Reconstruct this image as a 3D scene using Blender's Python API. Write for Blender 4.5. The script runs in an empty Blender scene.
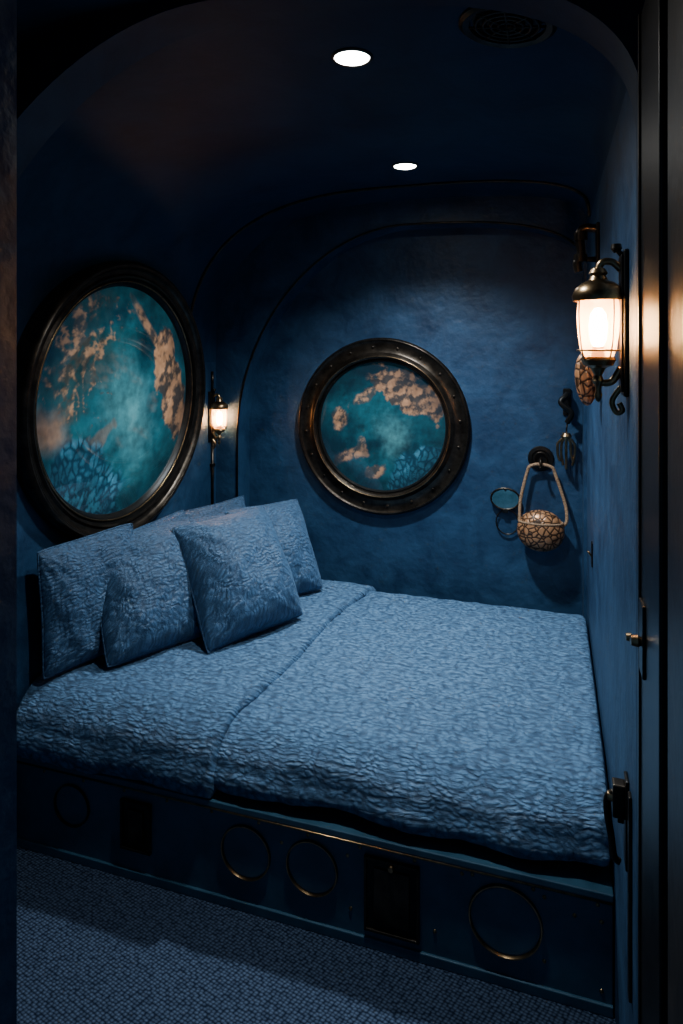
import bpy, bmesh, math, random
from mathutils import Vector, Matrix, noise
random.seed(4)
H=1.82
XL,XR,YB=-1.88,0.164,3.6
# ---------------------------------------------------------------- helpers
def mk(name,verts,faces,mat,parent=None,smooth=True,M=None):
    me=bpy.data.meshes.new(name)
    if M is not None: verts=[M@Vector(v) for v in verts]
    me.from_pydata([tuple(v) for v in verts],[],faces)
    bm=bmesh.new(); bm.from_mesh(me); bmesh.ops.recalc_face_normals(bm,faces=bm.faces); bm.to_mesh(me); bm.free()
    if smooth:
        for p in me.polygons: p.use_smooth=True
    ob=bpy.data.objects.new(name,me); bpy.context.collection.objects.link(ob)
    if mat: me.materials.append(mat)
    if parent: ob.parent=parent
    return ob
def box(name,lo,hi,mat,parent=None,bev=0.0,M=None):
    x0,y0,z0=lo;x1,y1,z1=hi
    v=[(x0,y0,z0),(x1,y0,z0),(x1,y1,z0),(x0,y1,z0),(x0,y0,z1),(x1,y0,z1),(x1,y1,z1),(x0,y1,z1)]
    f=[(0,3,2,1),(4,5,6,7),(0,1,5,4),(1,2,6,5),(2,3,7,6),(3,0,4,7)]
    ob=mk(name,v,f,mat,parent,smooth=False,M=M)
    if bev>0:
        m=ob.modifiers.new('bevel','BEVEL'); m.width=bev; m.segments=3; m.limit_method='ANGLE'
    return ob
def lathe(name,prof,mat,parent=None,M=None,segs=48,close=False,autos=True):
    v=[];f=[];n=len(prof)
    for r,h in prof:
        for i in range(segs):
            a=2*math.pi*i/segs
            v.append((r*math.cos(a),r*math.sin(a),h))
    for j in range(n-1 if not close else n):
        k=(j+1)%n
        for i in range(segs):
            i2=(i+1)%segs
            f.append((j*segs+i,j*segs+i2,k*segs+i2,k*segs+i))
    ob=mk(name,v,f,mat,parent,M=M)
    bm=bmesh.new(); bm.from_mesh(ob.data); bmesh.ops.remove_doubles(bm,verts=bm.verts,dist=1e-5)
    bmesh.ops.recalc_face_normals(bm,faces=bm.faces)
    for e in bm.edges:
        if len(e.link_faces)==2 and e.calc_face_angle(0)>0.7: e.smooth=False
    bm.to_mesh(ob.data); bm.free()
    return ob
def tube(name,pts,r,mat,parent=None,closed=False,segs=10,M=None,rr=None):
    pts=[Vector(p) for p in pts]; n=len(pts); v=[];f=[]
    ref=None
    for i,p in enumerate(pts):
        a=pts[(i-1)%n] if (closed or i>0) else p
        b=pts[(i+1)%n] if (closed or i<n-1) else p
        t=(b-a).normalized()
        if ref is None:
            ref=t.orthogonal().normalized()
        ref=(ref-t*ref.dot(t)).normalized()
        bi=t.cross(ref)
        rad=rr[i] if rr else r
        for k in range(segs):
            an=2*math.pi*k/segs
            v.append(p+ref*(math.cos(an)*rad)+bi*(math.sin(an)*rad))
    for i in range(n if closed else n-1):
        j=(i+1)%n
        for k in range(segs):
            k2=(k+1)%segs
            f.append((i*segs+k,i*segs+k2,j*segs+k2,j*segs+k))
    if not closed:
        f.append(tuple(range(segs))); f.append(tuple((n-1)*segs+k for k in range(segs)))
    return mk(name,v,f,mat,parent,M=M)
def spline(ctrl,n=10,closed=False):
    P=[Vector(c) for c in ctrl]; out=[];m=len(P)
    rng=range(m) if closed else range(m-1)
    for i in rng:
        p0=P[(i-1)%m] if (closed or i>0) else P[i]
        p1=P[i];p2=P[(i+1)%m]
        p3=P[(i+2)%m] if (closed or i<m-2) else P[(i+1)%m]
        for k in range(n):
            t=k/n
            out.append(0.5*((2*p1)+(-p0+p2)*t+(2*p0-5*p1+4*p2-p3)*t*t+(-p0+3*p1-3*p2+p3)*t**3))
    if not closed: out.append(P[-1])
    return out
def grp(name,M=Matrix()):
    e=bpy.data.objects.new(name,None); e.empty_display_size=0.1
    bpy.context.collection.objects.link(e); e.matrix_world=M
    return e
def frame(c,U,V,N):
    M=Matrix.Identity(4)
    for i,a in enumerate((U,V,N)):
        a=Vector(a).normalized()
        for k in range(3): M[k][i]=a[k]
    for k in range(3): M[k][3]=c[k]
    return M
T=Matrix.Translation
def R(a,ax): return Matrix.Rotation(a,4,ax)
# ---------------------------------------------------------------- materials
def newmat(name):
    m=bpy.data.materials.new(name); m.use_nodes=True
    nt=m.node_tree; b=nt.nodes['Principled BSDF']
    return m,nt,b
def L(nt,a,b): nt.links.new(a,b)
def noisemat(name,c1,c2,scale,rough,metal=0,bump=0.2,bdist=0.005,detail=6,r2=None,lo=.35,hi=.65,spec=.5,distort=0):
    m,nt,b=newmat(name)
    tc=nt.nodes.new('ShaderNodeTexCoord')
    n=nt.nodes.new('ShaderNodeTexNoise'); n.inputs['Scale'].default_value=scale; n.inputs['Detail'].default_value=detail
    n.inputs['Roughness'].default_value=.66; n.inputs['Distortion'].default_value=distort
    L(nt,tc.outputs['Object'],n.inputs['Vector'])
    cr=nt.nodes.new('ShaderNodeValToRGB'); cr.color_ramp.elements[0].position=lo; cr.color_ramp.elements[1].position=hi
    cr.color_ramp.elements[0].color=(*c1,1); cr.color_ramp.elements[1].color=(*c2,1)
    L(nt,n.outputs['Fac'],cr.inputs['Fac']); L(nt,cr.outputs['Color'],b.inputs['Base Color'])
    b.inputs['Metallic'].default_value=metal; b.inputs['Roughness'].default_value=rough
    b.inputs['Specular IOR Level'].default_value=spec
    if r2 is not None:
        mr=nt.nodes.new('ShaderNodeMapRange'); mr.inputs['To Min'].default_value=rough; mr.inputs['To Max'].default_value=r2
        L(nt,n.outputs['Fac'],mr.inputs['Value']); L(nt,mr.outputs['Result'],b.inputs['Roughness'])
    bp=nt.nodes.new('ShaderNodeBump'); bp.inputs['Strength'].default_value=bump; bp.inputs['Distance'].default_value=bdist
    n2=nt.nodes.new('ShaderNodeTexNoise'); n2.inputs['Scale'].default_value=scale*4; n2.inputs['Detail'].default_value=5
    L(nt,tc.outputs['Object'],n2.inputs['Vector'])
    L(nt,n2.outputs['Fac'],bp.inputs['Height']); L(nt,bp.outputs['Normal'],b.inputs['Normal'])
    return m
M_wall=noisemat('blue_plaster',(.0048,.025,.066),(.020,.069,.148),5.0,.42,bump=.8,bdist=.006,r2=.60,spec=.45,detail=12,distort=.5,lo=.34,hi=.70)
M_ceil=noisemat('blue_ceiling',(.0028,.020,.054),(.009,.041,.096),3.0,.55,bump=.5,bdist=.005,spec=.25,detail=8,distort=.5)
M_plat=noisemat('navy_lacquer',(.020,.060,.100),(.038,.104,.165),6,.32,bump=.3,bdist=.002,r2=.5,detail=8)
M_black=noisemat('black_metal',(.006,.006,.006),(.020,.018,.016),14,.36,metal=.6,bump=.2,bdist=.001)
M_bronze=noisemat('dark_bronze',(.026,.021,.017),(.080,.062,.047),16,.22,metal=.9,bump=.3,bdist=.001,r2=.42)
M_brass=noisemat('aged_brass',(.20,.12,.06),(.48,.31,.16),25,.28,metal=1,bump=.2,bdist=.001)
M_copper=noisemat('dark_door_wood',(.014,.013,.013),(.034,.028,.024),8,.42,metal=.2)
M_recess_shade=noisemat('painted_recess_shade',(.002,.004,.006),(.004,.007,.011),5,.8)  # near-black colour stands in for shadow in the gap below the quilt hem
def fabric(name,c1,c2,rows,puck,bd):
    m,nt,b=newmat(name); N=nt.nodes.new
    def math_(op,a,bv,c=None):
        q=N('ShaderNodeMath'); q.operation=op
        for i,t in enumerate((a,bv,c)):
            if t is None: continue
            if isinstance(t,(int,float)): q.inputs[i].default_value=t
            else: L(nt,t,q.inputs[i])
        return q.outputs[0]
    tc=N('ShaderNodeTexCoord')
    nz=N('ShaderNodeTexNoise'); nz.inputs['Scale'].default_value=11; nz.inputs['Detail'].default_value=5
    L(nt,tc.outputs['Object'],nz.inputs['Vector'])
    sn=N('ShaderNodeSeparateColor'); L(nt,nz.outputs['Color'],sn.inputs[0])
    sx=N('ShaderNodeSeparateXYZ'); L(nt,tc.outputs['Object'],sx.inputs[0])
    s=math_('ADD',sx.outputs[1],sx.outputs[2])
    s2=math_('MULTIPLY_ADD',sn.outputs[0],.05,s)
    x2=math_('MULTIPLY_ADD',sn.outputs[1],.07,sx.outputs[0])
    row=math_('POWER',math_('ABSOLUTE',math_('SINE',math_('MULTIPLY',s2,rows*.62*math.pi),0),0),.5)
    cb=N('ShaderNodeCombineXYZ'); L(nt,x2,cb.inputs[0]); L(nt,s2,cb.inputs[1])
    mp=N('ShaderNodeMapping'); mp.inputs['Scale'].default_value=(puck,rows,1); L(nt,cb.outputs[0],mp.inputs['Vector'])
    vs=N('ShaderNodeTexVoronoi'); vs.voronoi_dimensions='2D'; vs.feature='SMOOTH_F1'; vs.inputs['Scale'].default_value=1
    vs.inputs['Smoothness'].default_value=.35; vs.inputs['Randomness'].default_value=.85; L(nt,mp.outputs[0],vs.inputs['Vector'])
    puff=N('ShaderNodeMapRange'); puff.interpolation_type='SMOOTHSTEP'
    puff.inputs['From Min'].default_value=.70; puff.inputs['From Max'].default_value=.05; L(nt,vs.outputs['Distance'],puff.inputs['Value'])
    n3=N('ShaderNodeTexNoise'); n3.inputs['Scale'].default_value=18; n3.inputs['Detail'].default_value=4; L(nt,tc.outputs['Object'],n3.inputs['Vector'])
    pat=N('ShaderNodeMapRange'); pat.inputs['From Min'].default_value=.38; pat.inputs['From Max'].default_value=.62; pat.inputs['To Min'].default_value=.22; pat.inputs['To Max'].default_value=.58
    L(nt,n3.outputs['Fac'],pat.inputs['Value'])
    n2=N('ShaderNodeTexNoise'); n2.inputs['Scale'].default_value=1.0; n2.inputs['Detail'].default_value=7; n2.inputs['Roughness'].default_value=.72
    mp2=N('ShaderNodeMapping'); mp2.inputs['Scale'].default_value=(puck*.8,rows*.75,1); L(nt,cb.outputs[0],mp2.inputs['Vector'])
    L(nt,mp2.outputs[0],n2.inputs['Vector'])
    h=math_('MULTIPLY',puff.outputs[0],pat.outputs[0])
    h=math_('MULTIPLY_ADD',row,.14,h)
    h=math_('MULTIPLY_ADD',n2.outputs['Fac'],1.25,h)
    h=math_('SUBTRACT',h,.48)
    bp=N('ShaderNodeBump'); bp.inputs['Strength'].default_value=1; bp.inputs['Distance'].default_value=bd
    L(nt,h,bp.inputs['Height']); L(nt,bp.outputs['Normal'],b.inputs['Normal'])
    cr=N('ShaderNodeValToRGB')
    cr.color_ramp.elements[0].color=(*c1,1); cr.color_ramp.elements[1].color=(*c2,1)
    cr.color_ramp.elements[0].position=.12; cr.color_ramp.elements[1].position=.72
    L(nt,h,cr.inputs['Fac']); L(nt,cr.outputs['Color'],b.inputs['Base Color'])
    b.inputs['Roughness'].default_value=.46
    b.inputs['Sheen Weight'].default_value=.2; b.inputs['Sheen Tint'].default_value=(.4,.65,1,1)
    return m
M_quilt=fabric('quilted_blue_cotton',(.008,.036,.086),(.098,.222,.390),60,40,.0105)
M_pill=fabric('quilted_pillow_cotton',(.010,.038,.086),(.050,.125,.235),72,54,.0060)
def carpetmat():
    m,nt,b=newmat('blue_carpet')
    tc=nt.nodes.new('ShaderNodeTexCoord')
    vo=nt.nodes.new('ShaderNodeTexVoronoi'); vo.inputs['Scale'].default_value=1; vo.inputs['Randomness'].default_value=.35
    mp=nt.nodes.new('ShaderNodeMapping'); mp.inputs['Scale'].default_value=(80,110,80); mp.inputs['Rotation'].default_value=(0,0,.3)
    L(nt,tc.outputs['Object'],mp.inputs['Vector']); L(nt,mp.outputs[0],vo.inputs['Vector'])
    cr=nt.nodes.new('ShaderNodeValToRGB'); cr.color_ramp.elements[0].position=.1; cr.color_ramp.elements[1].position=.65
    cr.color_ramp.elements[0].color=(.070,.104,.172,1); cr.color_ramp.elements[1].color=(.006,.012,.027,1)
    L(nt,vo.outputs['Distance'],cr.inputs['Fac']); L(nt,cr.outputs['Color'],b.inputs['Base Color'])
    iv=nt.nodes.new('ShaderNodeBump'); iv.invert=True; iv.inputs['Distance'].default_value=.006
    L(nt,vo.outputs['Distance'],iv.inputs['Height']); L(nt,iv.outputs['Normal'],b.inputs['Normal'])
    b.inputs['Roughness'].default_value=.95; b.inputs['Specular IOR Level'].default_value=.1
    return m
M_carpet=carpetmat()
def emis(name,col,st,rough=.3):
    m,nt,b=newmat(name)
    b.inputs['Base Color'].default_value=(*col,1); b.inputs['Emission Color'].default_value=(*col,1)
    b.inputs['Emission Strength'].default_value=st; b.inputs['Roughness'].default_value=rough
    return m
M_down=emis('downlight_glow',(1,.97,.9),60)
M_bulb=emis('lamp_bulb_glow',(1,.60,.30),360)
def lampmat():
    m,nt,b=newmat('amber_lamp_glass')
    b.inputs['Base Color'].default_value=(1,.8,.55,1); b.inputs['Roughness'].default_value=.2
    tc=nt.nodes.new('ShaderNodeTexCoord'); sp=nt.nodes.new('ShaderNodeSeparateXYZ')
    L(nt,tc.outputs['Generated'],sp.inputs[0])
    cr=nt.nodes.new('ShaderNodeValToRGB')
    cr.color_ramp.elements[0].position=0; cr.color_ramp.elements[0].color=(.30,.11,.03,1)
    cr.color_ramp.elements[1].position=.5; cr.color_ramp.elements[1].color=(1,.46,.17,1)
    e=cr.color_ramp.elements.new(.22); e.color=(.7,.29,.09,1)
    e=cr.color_ramp.elements.new(.98); e.color=(.4,.17,.06,1)
    L(nt,sp.outputs[1],cr.inputs['Fac'])
    L(nt,cr.outputs['Color'],b.inputs['Emission Color']); b.inputs['Emission Strength'].default_value=3.6
    tr=nt.nodes.new('ShaderNodeBsdfTransparent'); tr.inputs[0].default_value=(1,.84,.62,1)
    mx=nt.nodes.new('ShaderNodeMixShader'); mx.inputs[0].default_value=.5
    out=nt.nodes['Material Output']
    L(nt,tr.outputs[0],mx.inputs[1]); L(nt,b.outputs[0],mx.inputs[2]); L(nt,mx.outputs[0],out.inputs[0])
    return m
M_lamp=lampmat()
def picmat():
    m,nt,b=newmat('undersea_view')
    at=nt.nodes.new('ShaderNodeAttribute'); at.attribute_name='Col'
    b.inputs['Base Color'].default_value=(.01,.02,.03,1)
    L(nt,at.outputs['Color'],b.inputs['Emission Color']); b.inputs['Emission Strength'].default_value=1.2
    b.inputs['Roughness'].default_value=.05
    b.inputs['Coat Weight'].default_value=1.0; b.inputs['Coat Roughness'].default_value=.03
    return m
M_pic=picmat()
def wicker():
    m,nt,b=newmat('woven_basket')
    tc=nt.nodes.new('ShaderNodeTexCoord'); vo=nt.nodes.new('ShaderNodeTexVoronoi'); vo.feature='DISTANCE_TO_EDGE'
    vo.inputs['Scale'].default_value=34; L(nt,tc.outputs['Object'],vo.inputs['Vector'])
    cr=nt.nodes.new('ShaderNodeValToRGB'); cr.color_ramp.elements[0].position=.03; cr.color_ramp.elements[1].position=.18
    cr.color_ramp.elements[0].color=(.03,.015,.008,1); cr.color_ramp.elements[1].color=(.50,.24,.11,1)
    L(nt,vo.outputs['Distance'],cr.inputs['Fac']); L(nt,cr.outputs['Color'],b.inputs['Base Color'])
    bp=nt.nodes.new('ShaderNodeBump'); bp.inputs['Distance'].default_value=.006; L(nt,cr.outputs['Color'],bp.inputs['Height'])
    L(nt,bp.outputs['Normal'],b.inputs['Normal']); b.inputs['Roughness'].default_value=.35; b.inputs['Metallic'].default_value=.35
    return m
M_wick=wicker()
M_rope=noisemat('tan_rope',(.14,.08,.045),(.42,.26,.15),120,.8,bump=.8,bdist=.003)
M_lens=noisemat('mask_lens_glass',(.02,.06,.09),(.05,.12,.17),9,.15)
# ---------------------------------------------------------------- room shell
E=2.6
RZ,RB=2.42,.20
def sp(v,e): return abs(v)**(2/e)
def outer(n=64):
    out=[]
    for i in range(n+1):
        a=math.pi*i/n
        if a<=math.pi/2: out.append((-.75-1.13*sp(math.cos(a),E),1.75+.87*sp(math.sin(a),E)))
        else: out.append((-.75+.914*sp(math.cos(a),E+.6),RZ+RB*sp(math.sin(a),E+.6)))
    return out
def inner(top,n=64,xl=-1.74,xr=.15):
    out=[]
    for i in range(n+1):
        a=math.pi*i/n
        if a<=math.pi/2: out.append((-.75-(-.75-xl)*sp(math.cos(a),1.9),1.32+(top-1.32)*sp(math.sin(a),1.9)))
        else: out.append((-.75+(xr+.75)*sp(math.cos(a),2.8),2.22+(top-2.22)*sp(math.sin(a),2.6)))
    return out
def ceilz(x):
    if x<-.75: return 1.75+.87*(1-((-.75-x)/1.13)**E)**(1/E)
    return RZ+RB*(1-((x+.75)/.914)**(E+.6))**(1/(E+.6))
Y0=.5
def thick(name,lo,hi,mat): return box(name,lo,hi,mat)
thick('floor',(XL-.1,-.6,-.1),(XR+.1,YB+.1,0),M_carpet)
thick('wall_left',(XL-.1,Y0,0),(XL,YB+.1,1.75),M_wall)
thick('wall_right',(XR,Y0,0),(XR+.1,YB+.1,RZ),M_wall)
thick('wall_back',(XL,YB,0),(XR,YB+.1,2.75),M_wall)
v=[];f=[]
def addbox(v,f,lo,hi):
    b=len(v);x0,y0,z0=lo;x1,y1,z1=hi
    v+=[(x0,y0,z0),(x1,y0,z0),(x1,y1,z0),(x0,y1,z0),(x0,y0,z1),(x1,y0,z1),(x1,y1,z1),(x0,y1,z1)]
    f+=[tuple(b+i for i in q) for q in [(0,3,2,1),(4,5,6,7),(0,1,5,4),(1,2,6,5),(2,3,7,6),(3,0,4,7)]]
addbox(v,f,(XL,Y0,0),(-.583,Y0+.1,2.75)); addbox(v,f,(-.583,Y0,2.3),(XR,Y0+.1,2.75))
mk('wall_front',v,f,M_wall,smooth=False)
O=outer(); v=[];f=[]
for (x,z) in O:
    dx,dz=(x+.75),(z-1.7); l=math.hypot(dx,dz); 
    ox,oz=x+dx/l*.1,z+dz/l*.1
    v+=[(x,Y0,z),(x,YB+.1,z),(ox,Y0,oz),(ox,YB+.1,oz)]
for i in range(len(O)-1):
    a=i*4;b=a+4
    f+=[(a,a+1,b+1,b),(a+2,b+2,b+3,a+3),(a,b,b+2,a+2),(a+1,a+3,b+3,b+1)]
c=mk('ceiling',v,f,M_ceil)
c.data.set_sharp_from_angle(angle=.8)
def rib(name,y0,y1,top,mat,xl=-1.74,xr=.15,bead=True):
    g=grp(name)
    OO=[(XL,0.0)]+outer()+[(XR,0.0)]; II=[(xl,0.0)]+inner(top,xl=xl,xr=xr)+[(xr,0.0)]
    v=[];f=[]
    for (a,b) in zip(OO,II):
        v+=[(a[0],y0,a[1]),(a[0],y1,a[1]),(b[0],y0,b[1]),(b[0],y1,b[1])]
    for i in range(len(OO)-1):
        a=i*4;b=a+4
        f+=[(a,a+2,b+2,b),(a+2,a+3,b+3,b+2),(a+3,a+1,b+1,b+3),(a+1,a,b,b+1)]
    r=mk('arch_band',v,f,mat,g); r.data.set_sharp_from_angle(angle=.7)
    if bead:
        tube('arch_bead',[(xl,y0-.002,.5)]+[(x,y0-.002,z) for x,z in II[1:-8]],.006,M_bronze,g)
    return g
rib('trim_1',3.44,3.6,2.49,M_wall)
rib('trim_2',1.30,1.42,2.600,M_ceil,bead=False,xr=.160)
def hoop(name,y,r,mat):
    pts=[(x*1.0+(.004 if x<-.75 else -.004),y,z-.004) for x,z in outer()]
    tube(name,pts,r,mat)
hoop('trim_3',3.12,.008,M_bronze)
# ---------------------------------------------------------------- camera
cam=bpy.data.cameras.new('camera'); co=bpy.data.objects.new('camera',cam); bpy.context.collection.objects.link(co)
co.location=(0,0,H); co.rotation_euler=(math.pi/2,0,math.radians(17.8))
cam.sensor_fit='VERTICAL'; cam.sensor_height=24; cam.sensor_width=24
cam.lens=24*655/1024; cam.shift_y=-162/1024; cam.clip_start=.02
bpy.context.scene.camera=co
# ---------------------------------------------------------------- window pictures
def sst(a,b,x):
    t=max(0,min(1,(x-a)/(b-a))); return t*t*(3-2*t)
def mix(a,b,t): return [a[i]*(1-t)+b[i]*t for i in range(3)]
def fb(u,v,s,seed): return noise.fractal(Vector((u*s,v*s,seed)),.85,2.1,8)
def rid(u,v,s,seed):
    w=noise.noise(Vector((u*2,v*2,seed+4)))*.35
    a=1-abs(noise.noise(Vector(((u+w)*s,(v-w)*s,seed)))*2.4)
    b=1-abs(noise.noise(Vector(((u-w)*s*2.3,(v+w)*s*2.3,seed+2)))*2.4)
    return max(0,a)*.6+max(0,b)*.4
def relief(u,v,s,seed):
    e=.018; return (fb(u-e,v+e,s,seed)-fb(u+e,v-e,s,seed))/e*.10
def blob(u,v,cx,cy,rx,ry,ang=0):
    du,dv=u-cx,v-cy; ca,sa=math.cos(ang),math.sin(ang)
    a=(du*ca+dv*sa)/rx; b=(-du*sa+dv*ca)/ry
    return 1-math.sqrt(a*a+b*b)
TEAL=(.011,.092,.122);DARK=(.0015,.014,.024);CY=(.095,.32,.36)
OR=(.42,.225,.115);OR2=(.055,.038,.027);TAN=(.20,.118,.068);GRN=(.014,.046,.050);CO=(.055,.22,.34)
def land_and_glow(u,v,seed):
    t=fb(u,v,4,seed)*.5+rid(u,v,5,seed+1)*.7-.34+relief(u,v,4,seed+2)*.5
    c=mix(OR2,TAN,sst(-.45,.1,t)); return mix(c,OR,sst(.05,.6,t))
def coral(c,u,v,w,cx,cy):
    if w<=0: return c
    d=math.hypot(u-cx,v-cy); a=math.atan2(v-cy,u-cx)
    wx=fb(u,v,4,9)*.5; wy=fb(u,v,4,19)*.4
    dd=noise.voronoi(Vector((a*13+wx,d*8+wy,2.0)))[0]
    k=sst(.05,.30,dd[1]-dd[0])*(.55+.45*rid(u,v,9,3.3))
    k*=.45+.55*sst(-.3,.4,fb(u,v,3,29))
    return mix(c,mix((.004,.026,.048),CO,k),w)
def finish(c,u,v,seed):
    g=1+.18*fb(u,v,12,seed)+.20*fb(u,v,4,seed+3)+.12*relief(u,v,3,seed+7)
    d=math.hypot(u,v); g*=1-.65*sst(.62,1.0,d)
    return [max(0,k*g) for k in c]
def pic1(u,v):
    n=fb(u,v,1.3,1.1); n2=fb(u,v,4.0,5.1); n3=fb(u,v,11,7.7); r=rid(u,v,3.5,2.2); r2=rid(u,v,7,6.2)
    c=mix(DARK,TEAL,sst(-.6,.9,n*1.1+.25+.4*(1-math.hypot(u-.2,v-.05))+.25*n2))
    c=mix(c,CY,sst(.2,1.15,blob(u,v,.16,-.10,.55,.9,.3)*.95+n*.3+n3*.1)*.85)
    m=blob(u,v,-.55,.38,.62,.85,-.35)+n2*.35
    c=mix(c,GRN,sst(.1,.6,m)*.8)
    c=mix(c,land_and_glow(u,v,21),sst(.46,.62,blob(u,v,-.55,.45,.72,.85,-.35)*.42+r2*.42+n3*.14+n2*.12)*.6)
    m=blob(u,v,.72,.10,.24,.64,.40)+n2*.30+n3*.12
    c=mix(c,land_and_glow(u,v,31),sst(.08,.18,m)*.95)
    m=blob(u,v,.36,.62,.50,.08,-.80)+n2*.2
    c=mix(c,land_and_glow(u,v,33),sst(.2,.6,m)*.7)
    c=mix(c,OR,sst(.1,1.0,blob(u,v,-.88,-.20,.32,.30)+n2*.3)*.8)  # warm sconce reflection at the left edge, painted into the view colour
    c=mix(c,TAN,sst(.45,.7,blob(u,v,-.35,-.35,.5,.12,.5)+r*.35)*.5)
    w=sst(.0,.25,blob(u,v,-.50,-.80,.62,.52,-.35)+n2*.2)
    c=coral(c,u,v,w,-.75,-1.35)
    return finish(c,u,v,51)
def pic2(u,v):
    n=fb(u,v,1.3,11.1); n2=fb(u,v,4.0,15.1); n3=fb(u,v,10,17.7); r2=rid(u,v,7,16.2)
    c=mix(DARK,TEAL,sst(-.5,1.1,n*.9+.15+.5*(1-math.hypot(u-.2,v+.05))+.25*n2))
    c=mix(c,CY,sst(.25,1.1,blob(u,v,.22,-.18,.6,.6)+n*.3+n3*.1)*.85)
    m=blob(u,v,.42,.52,.80,.30,-.48)+n2*.28+n3*.14
    c=mix(c,land_and_glow(u,v,41),sst(.06,.18,m)*.95)
    m=blob(u,v,-.25,.45,.4,.12,.6)+n2*.4
    c=mix(c,land_and_glow(u,v,43),sst(.2,.5,m)*.7)
    for (a,b,rx,ry,k) in ((-.66,.10,.20,.20,.9),(-.55,-.48,.34,.13,.7),(-.1,-.70,.25,.12,.7),(-.30,-.35,.12,.2,.5)):  # first patch is a painted sconce reflection, the others are land
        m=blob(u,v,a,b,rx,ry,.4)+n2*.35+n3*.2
        c=mix(c,land_and_glow(u,v,44),sst(.15,.5,m)*k)
    w=sst(.0,.2,blob(u,v,.60,-.70,.58,.44,.5)+n2*.2)
    c=coral(c,u,v,w,.5,-1.5)
    return finish(c,u,v,61)
def picture(name,Rr,n,func,parent):
    rings,segs=130,340; v=[(0,0,n)];f=[]
    for j in range(1,rings+1):
        for i in range(segs):
            a=2*math.pi*i/segs; r=Rr*j/rings
            v.append((r*math.cos(a),r*math.sin(a),n))
    for i in range(segs): f.append((0,1+i,1+(i+1)%segs))
    for j in range(rings-1):
        for i in range(segs):
            i2=(i+1)%segs; a=1+j*segs;b=a+segs
            f.append((a+i,b+i,b+i2,a+i2))
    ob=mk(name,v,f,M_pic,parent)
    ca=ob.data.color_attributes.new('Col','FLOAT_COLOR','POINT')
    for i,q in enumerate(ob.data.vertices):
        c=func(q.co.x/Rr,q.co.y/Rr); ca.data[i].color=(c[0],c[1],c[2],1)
    return ob
def bolts(name,Rr,n,count,r,mat,parent,off=0):
    v=[];f=[];s=8
    for k in range(count):
        a=2*math.pi*(k+off)/count; cx,cy=Rr*math.cos(a),Rr*math.sin(a)
        b=len(v)
        for (rr,h) in ((r,n-.004),(r,n+.004),(r*.6,n+.007)):
            for i in range(s): v.append((cx+rr*math.cos(i*2*math.pi/s),cy+rr*math.sin(i*2*math.pi/s),h))
        for q in range(2):
            for i in range(s): f.append((b+q*s+i,b+q*s+(i+1)%s,b+(q+1)*s+(i+1)%s,b+(q+1)*s+i))
        f.append(tuple(b+2*s+i for i in range(s)))
    return mk(name,v,f,mat,parent)
def circ(r,z,n=120): return [(r*math.cos(2*math.pi*i/n),r*math.sin(2*math.pi*i/n),z) for i in range(n)]
# window 1 (left wall)
g=grp('window_1',frame((-1.86,2.495,1.600),(.035,.9994,0),(.05,0,.9987),(.9987,-.035,-.05)))
lathe('outer_frame',[(.60,-.03),(.612,.0),(.618,.065),(.612,.080),(.600,.088),(.588,.084),(.582,.070),(.574,.064),(.560,.062),(.551,.070),(.542,.066)],M_bronze,g,segs=160)
lathe('inner_frame',[(.542,.066),(.538,.050),(.531,.047),(.525,.052),(.516,.048),(.508,.032),(.498,.022)],M_black,g,segs=160)
tube('outer_bead',circ(.590,.083),.0025,M_bronze,g,closed=True)
tube('inner_bead',circ(.527,.052),.0035,M_brass,g,closed=True)
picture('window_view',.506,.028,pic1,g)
# window 2 (back wall)
g=grp('window_2',frame((-.915,3.6,1.392),(1,0,0),(0,0,1),(0,-1,0)))
lathe('outer_flange',[(.495,-.005),(.498,.026),(.490,.036),(.480,.037),(.474,.032),(.418,.032),(.412,.037),(.402,.05),(.392,.056),(.382,.05),(.378,.03),(.368,.018)],M_bronze,g,segs=160)
lathe('inner_gasket',[(.378,.03),(.37,.032),(.362,.02)],M_black,g,segs=96)
bolts('flange_bolts',.446,.033,20,.008,M_bronze,g,.3)
tube('flange_bead',circ(.486,.037),.005,M_bronze,g,closed=True)
tube('glass_bead',circ(.393,.056),.003,M_brass,g,closed=True)
picture('window_view',.372,.016,pic2,g)
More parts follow.
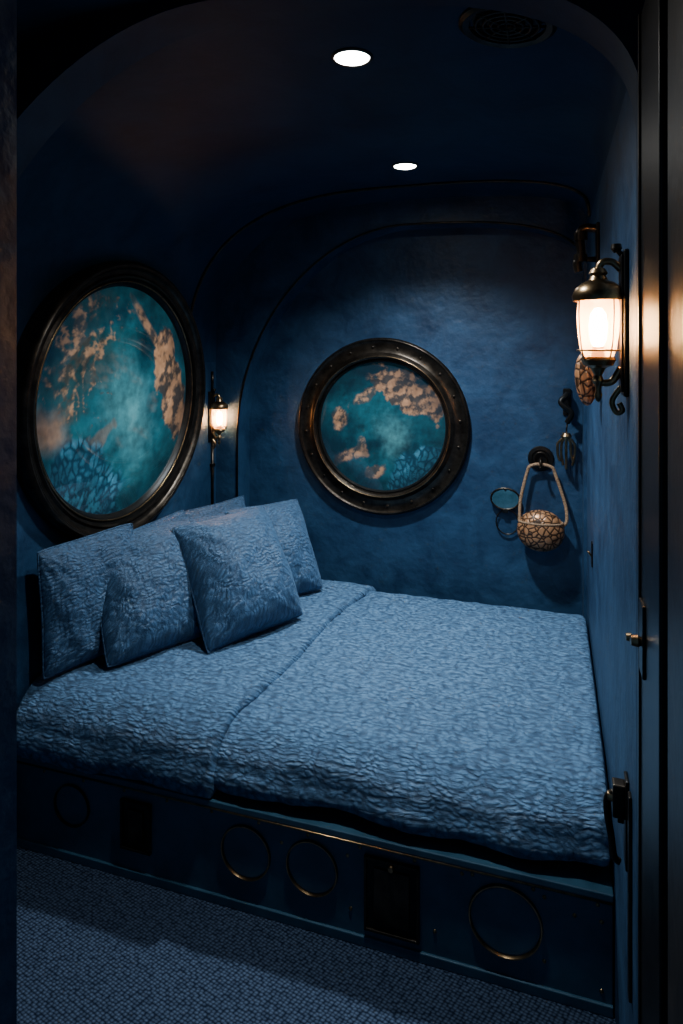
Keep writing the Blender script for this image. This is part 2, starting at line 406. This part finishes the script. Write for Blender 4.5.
# ---------------------------------------------------------------- bed
bed=grp('bed')
XF=XR-.004
PY=1.93
box('platform_body',(XL+.002,PY,0),(XF,3.42,.335),M_plat,bed,bev=.004)
box('platform_lip',(XL+.002,PY-.012,.318),(XF,PY+.04,.338),M_plat,bed,bev=.003)
box('platform_kick',(XL+.002,PY-.008,0),(XF,PY+.02,.03),M_plat,bed,bev=.003)
tube('platform_edge_bead',[(XL+.004,PY-.014,.316),(XF-.002,PY-.014,.316)],.003,M_brass,bed)
box('mattress',(XL+.03,PY+.06,.335),(XF-.02,3.40,.50),M_recess_shade,bed,bev=.03)
def quilt(name,x0,x1,nx,lift,seed,hemz,parent,edge_r=.05):
    path=[]
    for k in range(9): path.append((1.945-.014*math.sin(k/8*math.pi),hemz+k*(.44-hemz)/8))
    for k in range(1,15):
        a=math.pi/2*k/14; path.append((1.945+.17*(1-math.cos(a)),.44+.12*math.sin(a)))
    for k in range(1,110): path.append((2.115+k*(3.28-2.115)/109,.56))
    for k in range(1,12):
        a=math.pi/2*k/11; path.append((3.28+.13*math.sin(a),.56-.10*(1-math.cos(a))))
    path.append((3.43,.40)); 
    v=[];f=[];m=len(path)
    for i in range(nx+1):
        x=x0+(x1-x0)*i/nx
        for j,(y,z) in enumerate(path):
            jn=path[min(j+1,m-1)];jp=path[max(j-1,0)]
            ty,tz=jn[0]-jp[0],jn[1]-jp[1]; l=math.hypot(ty,tz)
            ny,nz=-tz/l,ty/l
            w=noise.fractal(Vector((x*2.3,(y+z)*2.3,seed)),1,2,3)*.012+noise.noise(Vector((x*9,(y+z)*9,seed)))*.006
            w+=noise.fractal(Vector((x*20,(y+z)*30,seed)),1,2,3)*.0035
            d=lift+w
            fr=sst(.56,.38,z) if y<2.1 else 0
            d+=fr*.010*math.sin(x*7+seed+noise.noise(Vector((x*3,0,0)))*3)
            dx=min(1,(x1-x)/edge_r); e=1-math.sqrt(max(0,1-(1-dx)**2))
            d-=e*(edge_r*.9 if lift<.01 else lift+.012)
            yy=y+ny*d; zz=z+nz*d
            if y<2.1 and z<hemz+.02: zz+=.010*noise.noise(Vector((x*2.5,seed,0)))
            v.append((x,yy,zz))
    for i in range(nx):
        for j in range(m-1):
            a=i*m+j; f.append((a,a+m,a+m+1,a+1))
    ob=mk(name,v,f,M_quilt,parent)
    s=ob.modifiers.new('thick','SOLIDIFY'); s.thickness=.012; s.offset=-1
    return ob
quilt('quilt',XL+.01,XF-.002,240,.0,3.0,.375,bed,edge_r=.035)
q2=quilt('quilt_turn_down',XL+.012,-1.02,110,.028,8.0,.36,bed,edge_r=.020)
for vv in q2.data.vertices:
    t=(vv.co.x-XL)/(-1.02-XL)
    vv.co.x+= t*(.10*(vv.co.y-2.2)+.012*math.sin(vv.co.y*6))
FM=frame((0,PY,0),(1,0,0),(0,0,1),(0,-1,0))
def port(px,pz,r,mat,nm):
    lathe(nm,[(r*.93,-.001),(r*.93,.004),(r*.95,.009),(r*.985,.009),(r,.003),(r,-.001)],mat,bed,M=FM@T((px,pz,0)),segs=64)
    lathe(nm+'_cover',[(0,.001),(r*.88,.0015)],M_plat,bed,M=FM@T((px,pz,0)),segs=48)
port(-1.628,.198,.075,M_bronze,'hatch_ring')
port(-.9455,.19,.088,M_brass,'hatch_ring')
port(-.717,.195,.086,M_brass,'hatch_ring')
port(-.1275,.185,.104,M_brass,'hatch_ring')
def panel(x0,x1,z0,z1,nm,mat):
    for a,b in (((x0,z0),(x1,z0+.008)),((x0,z1-.008),(x1,z1)),((x0,z0),(x0+.008,z1)),((x1-.008,z0),(x1,z1))):
        box(nm+'_rim',(a[0],PY-.012,a[1]),(b[0],PY+.001,b[1]),mat,bed,bev=.002)
    box(nm,(x0+.004,PY-.005,z0+.004),(x1-.004,PY+.001,z1-.004),M_black,bed)
    box(nm+'_door',(x0+.03,PY-.010,z0+.03),(x1-.03,PY-.004,z1-.03),M_bronze,bed,bev=.002)
panel(-.545,-.375,.055,.28,'access_panel',M_bronze)
panel(-1.42,-1.30,.10,.27,'small_vent_panel',M_black)
lathe('panel_knob',[(0,.016),(.008,.014),(.010,.006),(.006,.0)],M_brass,bed,M=FM@T((-.46,.262,.005)),segs=16)
v=[];f=[]
def dome(v,f,M,r):
    s=8;b=len(v)
    for rr,h in ((r,0),(r*.8,r*.45)):
        for i in range(s): v.append(M@Vector((rr*math.cos(i*math.pi/4),rr*math.sin(i*math.pi/4),h)))
    for i in range(s): f.append((b+i,b+(i+1)%s,b+s+(i+1)%s,b+s+i))
    f.append(tuple(b+s+i for i in range(s)))
for k in range(12): dome(v,f,FM@T((-1.75+k*.17,.295,0)),.006)
for x,z in ((-.02,.10),(-.02,.28),(.06,.25),(.13,.25),(-.59,.10),(-.33,.10),(-.82,.25),(-.25,.29),(.13,.06),(-.60,.26)): dome(v,f,FM@T((x,z,0)),.006)
mk('rivets',v,f,M_brass,bed)
# pillows
def pillow(bx,by,n,lean,w,h,th,seed,mat=M_pill,z0=.592,roll=0,name='pillow'):
    n=Vector((n[0],n[1],0)).normalized(); wv=Vector((-n.y,n.x,0))
    la=math.radians(lean); u=-n*math.sin(la)+Vector((0,0,1))*math.cos(la)
    m=u.cross(wv)
    c=Vector((bx,by,z0))+u*(h/2)
    M=frame(c,wv,m,u)@R(math.radians(roll),'Y')
    N=64;v=[];f=[];idx={}
    for side in (1,-1):
        for i in range(N+1):
            for j in range(N+1):
                a=-1+2*i/N;b=-1+2*j/N
                edge=i in(0,N) or j in(0,N)
                if edge and side==-1: idx[(side,i,j)]=idx[(1,i,j)]; continue
                k=1-.05*(a*a*b*b)**2
                x=a*k*w/2*(1-.07*(1-b*b)*a*a); z=b*k*h/2*(1-.06*(1-a*a)*b*b)
                t=((1-a**4)*(1-b**4))
                t=max(t,0)**.5
                prof=.44+.56*math.sqrt(max(0,(1-a*a)*(1-b*b)))
                y=side*th/2*t*prof
                wr=noise.fractal(Vector((a*1.7+seed,b*1.7,side+seed)),1,2,3)*.016*t
                ang=math.atan2(abs(b)-1.05,abs(a)-1.05)
                wr+=math.sin(ang*20+seed)*.006*t*(abs(a*b))
                y+=side*wr
                y+=.014*math.sin(a*2+seed)*b
                idx[(side,i,j)]=len(v); v.append((x,y,z))
        for i in range(N):
            for j in range(N):
                f.append((idx[(side,i,j)],idx[(side,i+1,j)],idx[(side,i+1,j+1)],idx[(side,i,j+1)]))
    ob=mk(name,v,f,mat); ob.matrix_world=M
    rim=[]
    for k in range(N): rim.append(idx[(1,k,0)])
    for k in range(N): rim.append(idx[(1,N,k)])
    for k in range(N): rim.append(idx[(1,N-k,N)])
    for k in range(N): rim.append(idx[(1,0,N-k)])
    tube('piping',[v[q] for q in rim],.004,mat,ob,closed=True,segs=6)
    return ob
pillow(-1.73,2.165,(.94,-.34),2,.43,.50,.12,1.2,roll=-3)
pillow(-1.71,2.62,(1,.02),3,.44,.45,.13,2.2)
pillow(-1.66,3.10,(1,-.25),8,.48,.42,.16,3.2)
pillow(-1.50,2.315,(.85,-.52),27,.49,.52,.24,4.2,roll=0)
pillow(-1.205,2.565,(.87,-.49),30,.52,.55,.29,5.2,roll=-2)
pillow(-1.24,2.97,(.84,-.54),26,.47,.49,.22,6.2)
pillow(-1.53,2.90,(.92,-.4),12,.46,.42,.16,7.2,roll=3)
# ---------------------------------------------------------------- sconces
def sconce(name,M,s=1.0,conduit=False):
    g=grp(name,M@Matrix.Scale(s,4))
    box('backplate',(-.035,-.15,0),(.035,.16,.010),M_black,g,bev=.004)
    box('backplate_rim',(-.028,-.14,.010),(.028,.15,.015),M_bronze,g,bev=.003)
    A=T((0,0,.058))@R(-math.pi/2,'X')
    lathe('lamp_glass',[(.018,-.077),(.029,-.070),(.037,-.05),(.042,-.01),(.044,.02),(.042,.05),(.037,.070)],M_lamp,g,M=A,segs=32)
    lathe('bulb',[(0,-.045),(.010,-.043),(.016,-.03),(.019,.0),(.016,.025),(.008,.038),(0,.04)],M_bulb,g,M=A,segs=20)
    lathe('bulb_holder',[(0,-.045),(.012,-.045),(.014,-.08)],M_brass,g,M=A,segs=16)
    lathe('base_cup',[(0,-.098),(.012,-.098),(.016,-.09),(.030,-.084),(.036,-.072),(.033,-.066),(.02,-.07)],M_brass,g,M=A,segs=32)
    lathe('bottom_finial',[(0,-.165),(.005,-.16),(.009,-.148),(.005,-.138),(.007,-.128),(.013,-.118),(.008,-.106),(.012,-.098)],M_brass,g,M=A,segs=20)
    lathe('hood',[(.052,.054),(.054,.065),(.047,.082),(.032,.094),(.020,.099),(.016,.108),(.020,.114),(.014,.124),(0,.128)],M_brass,g,M=A,segs=32)
    lathe('hood_brim',[(.052,.054),(.048,.055),(.044,.066),(0,.072)],M_brass,g,M=A,segs=32)
    for k in range(4):
        a=k*math.pi/2+.62; ca,sa=math.cos(a),math.sin(a)
        pts=[A@Vector((r*ca,r*sa,h)) for r,h in ((.034,-.075),(.042,-.05),(.047,-.01),(.049,.03),(.048,.064))]
        tube('cage_bar',spline(pts,5),.0018,M_brass,g,segs=6)
    for r,h in ((.042,-.052),):
        tube('cage_ring',[A@Vector((r*math.cos(i*math.pi/16),r*math.sin(i*math.pi/16),h)) for i in range(32)],.0024,M_brass,g,closed=True,segs=6)
    tube('lower_arm',spline([(0,-.09,.012),(0,-.118,.03),(0,-.122,.05),(0,-.112,.058)],6),.008,M_brass,g)
    tube('upper_arm',spline([(0,.12,.012),(0,.137,.03),(0,.137,.05),(0,.122,.058)],6),.008,M_brass,g)
    tube('scroll',spline([(0,-.13,.012),(0,-.16,.03),(0,-.185,.022),(0,-.18,.010),(0,-.165,.016)],6),.006,M_brass,g)
    lathe('top_knob',[(0,.012),(.010,.010),(.012,.0),(.006,-.008)],M_bronze,g,M=T((0,.165,.022))@R(-math.pi/2,'X'),segs=16)
    tube('top_stem',[(0,.15,.010),(0,.165,.022)],.006,M_bronze,g)
    if conduit:
        tube('conduit',[(0,-.15,.012),(0,-.62,.012)],.008,M_bronze,g)
        tube('conduit_top',[(0,.16,.012),(0,.28,.012)],.007,M_bronze,g)
        for yy in (-.3,-.55): box('conduit_clip',(-.016,yy,0),(.016,yy+.02,.022),M_bronze,g,bev=.002)
    return g
sconce('wall_sconce',frame((XR,1.62,1.875),(0,-1,0),(0,0,1),(-1,0,0)),1.07)
sconce('wall_sconce',frame((XL,3.38,1.43),(0,1,0),(0,0,1),(1,0,0)),.95,conduit=True)
g=grp('shell_wall_ornament',frame((XR,2.48,1.72),(0,-1,0),(0,0,1),(-1,0,0)))
v=[];f=[];nu,nv=40,20
for j in range(nv+1):
    b=math.pi*j/nv
    for i in range(nu):
        a=2*math.pi*i/nu; rr=math.sin(b)*(1+.07*math.cos(a*10))*(1+.15*math.cos(b))
        v.append((.048*rr*math.cos(a),.098*math.cos(b),.045+.04*rr*math.sin(a)))
for j in range(nv):
    for i in range(nu):
        i2=(i+1)%nu; f.append((j*nu+i,j*nu+i2,(j+1)*nu+i2,(j+1)*nu+i))
mk('ribbed_shell',v,f,M_wick,g)
box('mount_plate',(-.02,-.07,0),(.02,.07,.012),M_black,g,bev=.003)
tube('mount_stem',[(0,0,.008),(0,0,.03)],.01,M_black,g)
g=grp('pipe_bracket',frame((XR,2.55,2.19),(0,-1,0),(0,0,1),(-1,0,0)))
box('plate',(-.03,-.09,0),(.03,.09,.012),M_black,g,bev=.004)
tube('bent_pipe',spline([(0,.07,.008),(0,.075,.05),(0,.05,.068),(0,-.02,.062),(0,-.05,.075),(0,-.085,.07)],8),.016,M_bronze,g,segs=14)
for z_ in (.045,-.035):
    lathe('collar',[(.016,-.014),(.024,-.014),(.024,.014),(.016,.014)],M_bronze,g,M=T((0,z_,.064))@R(-math.pi/2,'X'),segs=20)
tube('strut',[(0,-.04,.01),(0,-.04,.065)],.010,M_black,g)
# ---------------------------------------------------------------- back wall hangings
BM=lambda x,z: frame((x,YB,z),(1,0,0),(0,0,1),(0,-1,0))
g=grp('hanging_woven_basket',BM(-.055,.89))
v=[];f=[];nu,nv=48,24
for j in range(nv+1):
    b=math.pi*j/nv
    for i in range(nu):
        a=2*math.pi*i/nu; rr=math.sin(b)**.9
        v.append((.118*rr*math.cos(a),.105*math.cos(b),.075+.07*rr*math.sin(a)))
for j in range(nv):
    for i in range(nu):
        i2=(i+1)%nu; f.append((j*nu+i,j*nu+i2,(j+1)*nu+i2,(j+1)*nu+i))
mk('basket_body',v,f,M_wick,g)
tube('basket_rim',[(.108*math.cos(a),.045,.075+.062*math.sin(a)) for a in [2*math.pi*i/40 for i in range(40)]],.006,M_rope,g,closed=True)
pts=spline([(-.105,.045,.07),(-.10,.15,.05),(-.068,.29,.04),(-.05,.325,.04),(0,.335,.04),(.055,.322,.04),(.075,.28,.04),(.12,.14,.05),(.128,.06,.07),(.108,.03,.07)],8)
tube('rope_handle',pts,.0085,M_rope,g)
g=grp('wall_hook',BM(-.055,1.25))
lathe('hook_plate',[(.062,0),(.066,.006),(.062,.012),(.046,.014),(.042,.010),(0,.010)],M_black,g,segs=40)
tube('hook',spline([(0,.0,.01),(0,-.005,.05),(0,-.04,.062),(0,-.035,.085)],6),.007,M_bronze,g)
tube('hook_ring',[(.03*math.cos(i*math.pi/12),-.005+.04*math.sin(i*math.pi/12),.02) for i in range(24)],.004,M_bronze,g,closed=True)
g=grp('diving_mask',BM(-.235,1.03))
def ell(cx,cy,rx,ry,z,n=36): return [(cx+rx*math.cos(i*2*math.pi/n),cy+ry*math.sin(i*2*math.pi/n),z) for i in range(n)]
tube('mask_frame',ell(0,.0,.074,.056,.025),.005,M_bronze,g,closed=True)
vv=[(0,0,.03)]+ell(0,0,.072,.054,.026); mk('mask_lens',vv,[(0,1+i,1+(i+1)%36) for i in range(36)],M_lens,g)
tube('mask_strap',ell(.01,-.125,.058,.065,.014),.0035,M_bronze,g,closed=True)
tube('mask_peg',[(0,.05,0),(0,.052,.03)],.006,M_black,g)
box('strap_clip',(-.015,-.075,.004),(.015,-.055,.03),M_black,g,bev=.003)
g=grp('hanging_brass_ornament',BM(.075,1.50))
tube('bracket_arm',spline([(.0,.09,.006),(-.005,.085,.05),(-.03,.05,.07),(.02,-.0,.075),(.0,-.05,.06)],8),.015,M_black,g)
box('bracket_plate',(-.02,-.02,0),(.02,.12,.012),M_black,g,bev=.004)
tube('cord',[(0,-.05,.06),(-.005,-.11,.06)],.004,M_bronze,g)
lathe('boss',[(0,.02),(.018,.015),(.028,0),(.02,-.015),(0,-.02)],M_brass,g,M=T((-.005,-.12,.06))@R(-math.pi/2,'X'),segs=20)
for k in range(5):
    a=-.9+k*.45
    tube('tendril',spline([(-.005+.012*math.sin(a),-.125,.06+.008*math.cos(a)),(-.005+.05*math.sin(a),-.16,.062),(-.005+.046*math.sin(a*1.2),-.215,.058),(-.005+.03*math.sin(a*2)+.01*(k%2),-.25-.02*(k%3),.06)],6),.0065,M_brass,g,segs=8)
# ---------------------------------------------------------------- right wall hardware
WM=lambda y,z: frame((XR,y,z),(0,-1,0),(0,0,1),(-1,0,0))
g=grp('door_latch',WM(1.60,.76))
box('latch_plate',(-.022,-.10,0),(.022,.10,.008),M_black,g,bev=.003)
box('latch_body',(-.016,.01,.006),(.016,.085,.034),M_bronze,g,bev=.004)
tube('latch_lever',spline([(0,.06,.030),(0,.045,.044),(0,.01,.044),(0,-.04,.036),(0,-.085,.030),(0,-.095,.018)],7),.008,M_bronze,g,segs=12)
lathe('pivot',[(.0,.046),(.010,.044),(.012,.03)],M_brass,g,M=T((0,.05,.0)),segs=20)
box('keeper',(-.055,-.03,0),(-.03,.03,.02),M_bronze,g,bev=.003)
box('guide_strip',(.05,-.34,0),(.075,.10,.007),M_bronze,g,bev=.002)
g=grp('door_knob',WM(1.45,1.235))
lathe('knob',[(0,.022),(.007,.02),(.009,.012),(.004,.006),(.008,0)],M_brass,g,segs=20)
g=grp('light_switch',WM(2.95,.96))
box('switch_plate',(-.02,-.05,0),(.02,.05,.006),M_black,g,bev=.002)
tube('toggle',[(0,-.01,.004),(0,.012,.02)],.004,M_brass,g)
g=grp('door_1')
box('frame_post',(XR-.018,1.03,0),(XR-.0005,1.25,2.4),M_black,g,bev=.004)
box('frame_inner_strip',(XR-.022,1.228,0),(XR-.017,1.242,2.4),M_bronze,g,bev=.002)
box('outer_strip',(XR-.012,.86,0),(XR-.0005,1.0,2.4),M_copper,g,bev=.004)
box('strike_plate',(XR-.023,1.17,1.28),(XR-.017,1.215,1.40),M_black,g,bev=.002)
lathe('strike_knob',[(0,.018),(.008,.016),(.010,.006),(.006,0)],M_brass,g,M=WM(1.19,1.335)@T((0,0,.022)),segs=16)
# ---------------------------------------------------------------- ceiling fittings
def downlight(x,y,energy,size):
    z=ceilz(x)
    sl=(ceilz(x+.01)-ceilz(x-.01))/.02; a=math.atan(sl)
    g=grp('recessed_downlight',T((x,y,z))@R(-a,'Y')@R(math.pi,'X'))
    lathe('trim_ring',[(.058,-.004),(.058,.003),(.054,.006),(.050,.006),(.047,.003)],M_bronze,g,segs=48)
    lathe('lens',[(0,.0035),(.047,.0035)],M_down,g,segs=48)
    li=bpy.data.lights.new('downlight_beam','SPOT'); li.energy=energy; li.spot_size=math.radians(size); li.spot_blend=1.0
    li.shadow_soft_size=.05; li.color=(.84,.94,1.0)
    lo=bpy.data.objects.new('downlight_beam',li); bpy.context.collection.objects.link(lo); lo.parent=g
    lo.location=(0,0,.012); lo.rotation_euler=(math.pi,0,0)
    return g
downlight(-.519,1.71,95,144)
downlight(-.606,2.79,285,134)
x=-.1; z=ceilz(x)
g=grp('ceiling_vent',T((x,1.60,z))@R(math.atan(-(ceilz(x+.01)-ceilz(x-.01))/.02),'Y')@R(math.pi,'X'))
lathe('vent_rim',[(.115,-.01),(.115,.008),(.105,.014),(.09,.010),(.088,.0)],M_bronze,g,segs=48)
lathe('vent_disc',[(0,.002),(.09,.002)],M_black,g,segs=40)
for r in (.02,.038,.056,.074): tube('vent_ring',[(r*math.cos(i*math.pi/18),r*math.sin(i*math.pi/18),.008) for i in range(36)],.0045,M_bronze,g,closed=True,segs=6)
for k in range(8):
    a=k*math.pi/4; tube('vent_spoke',[(0,0,.01),(.09*math.cos(a),.09*math.sin(a),.01)],.003,M_bronze,g,segs=6)
# ---------------------------------------------------------------- world
w=bpy.data.worlds.new('world'); bpy.context.scene.world=w; w.use_nodes=True
bg=w.node_tree.nodes['Background']; bg.inputs[0].default_value=(.09,.22,.42,1); bg.inputs[1].default_value=.32
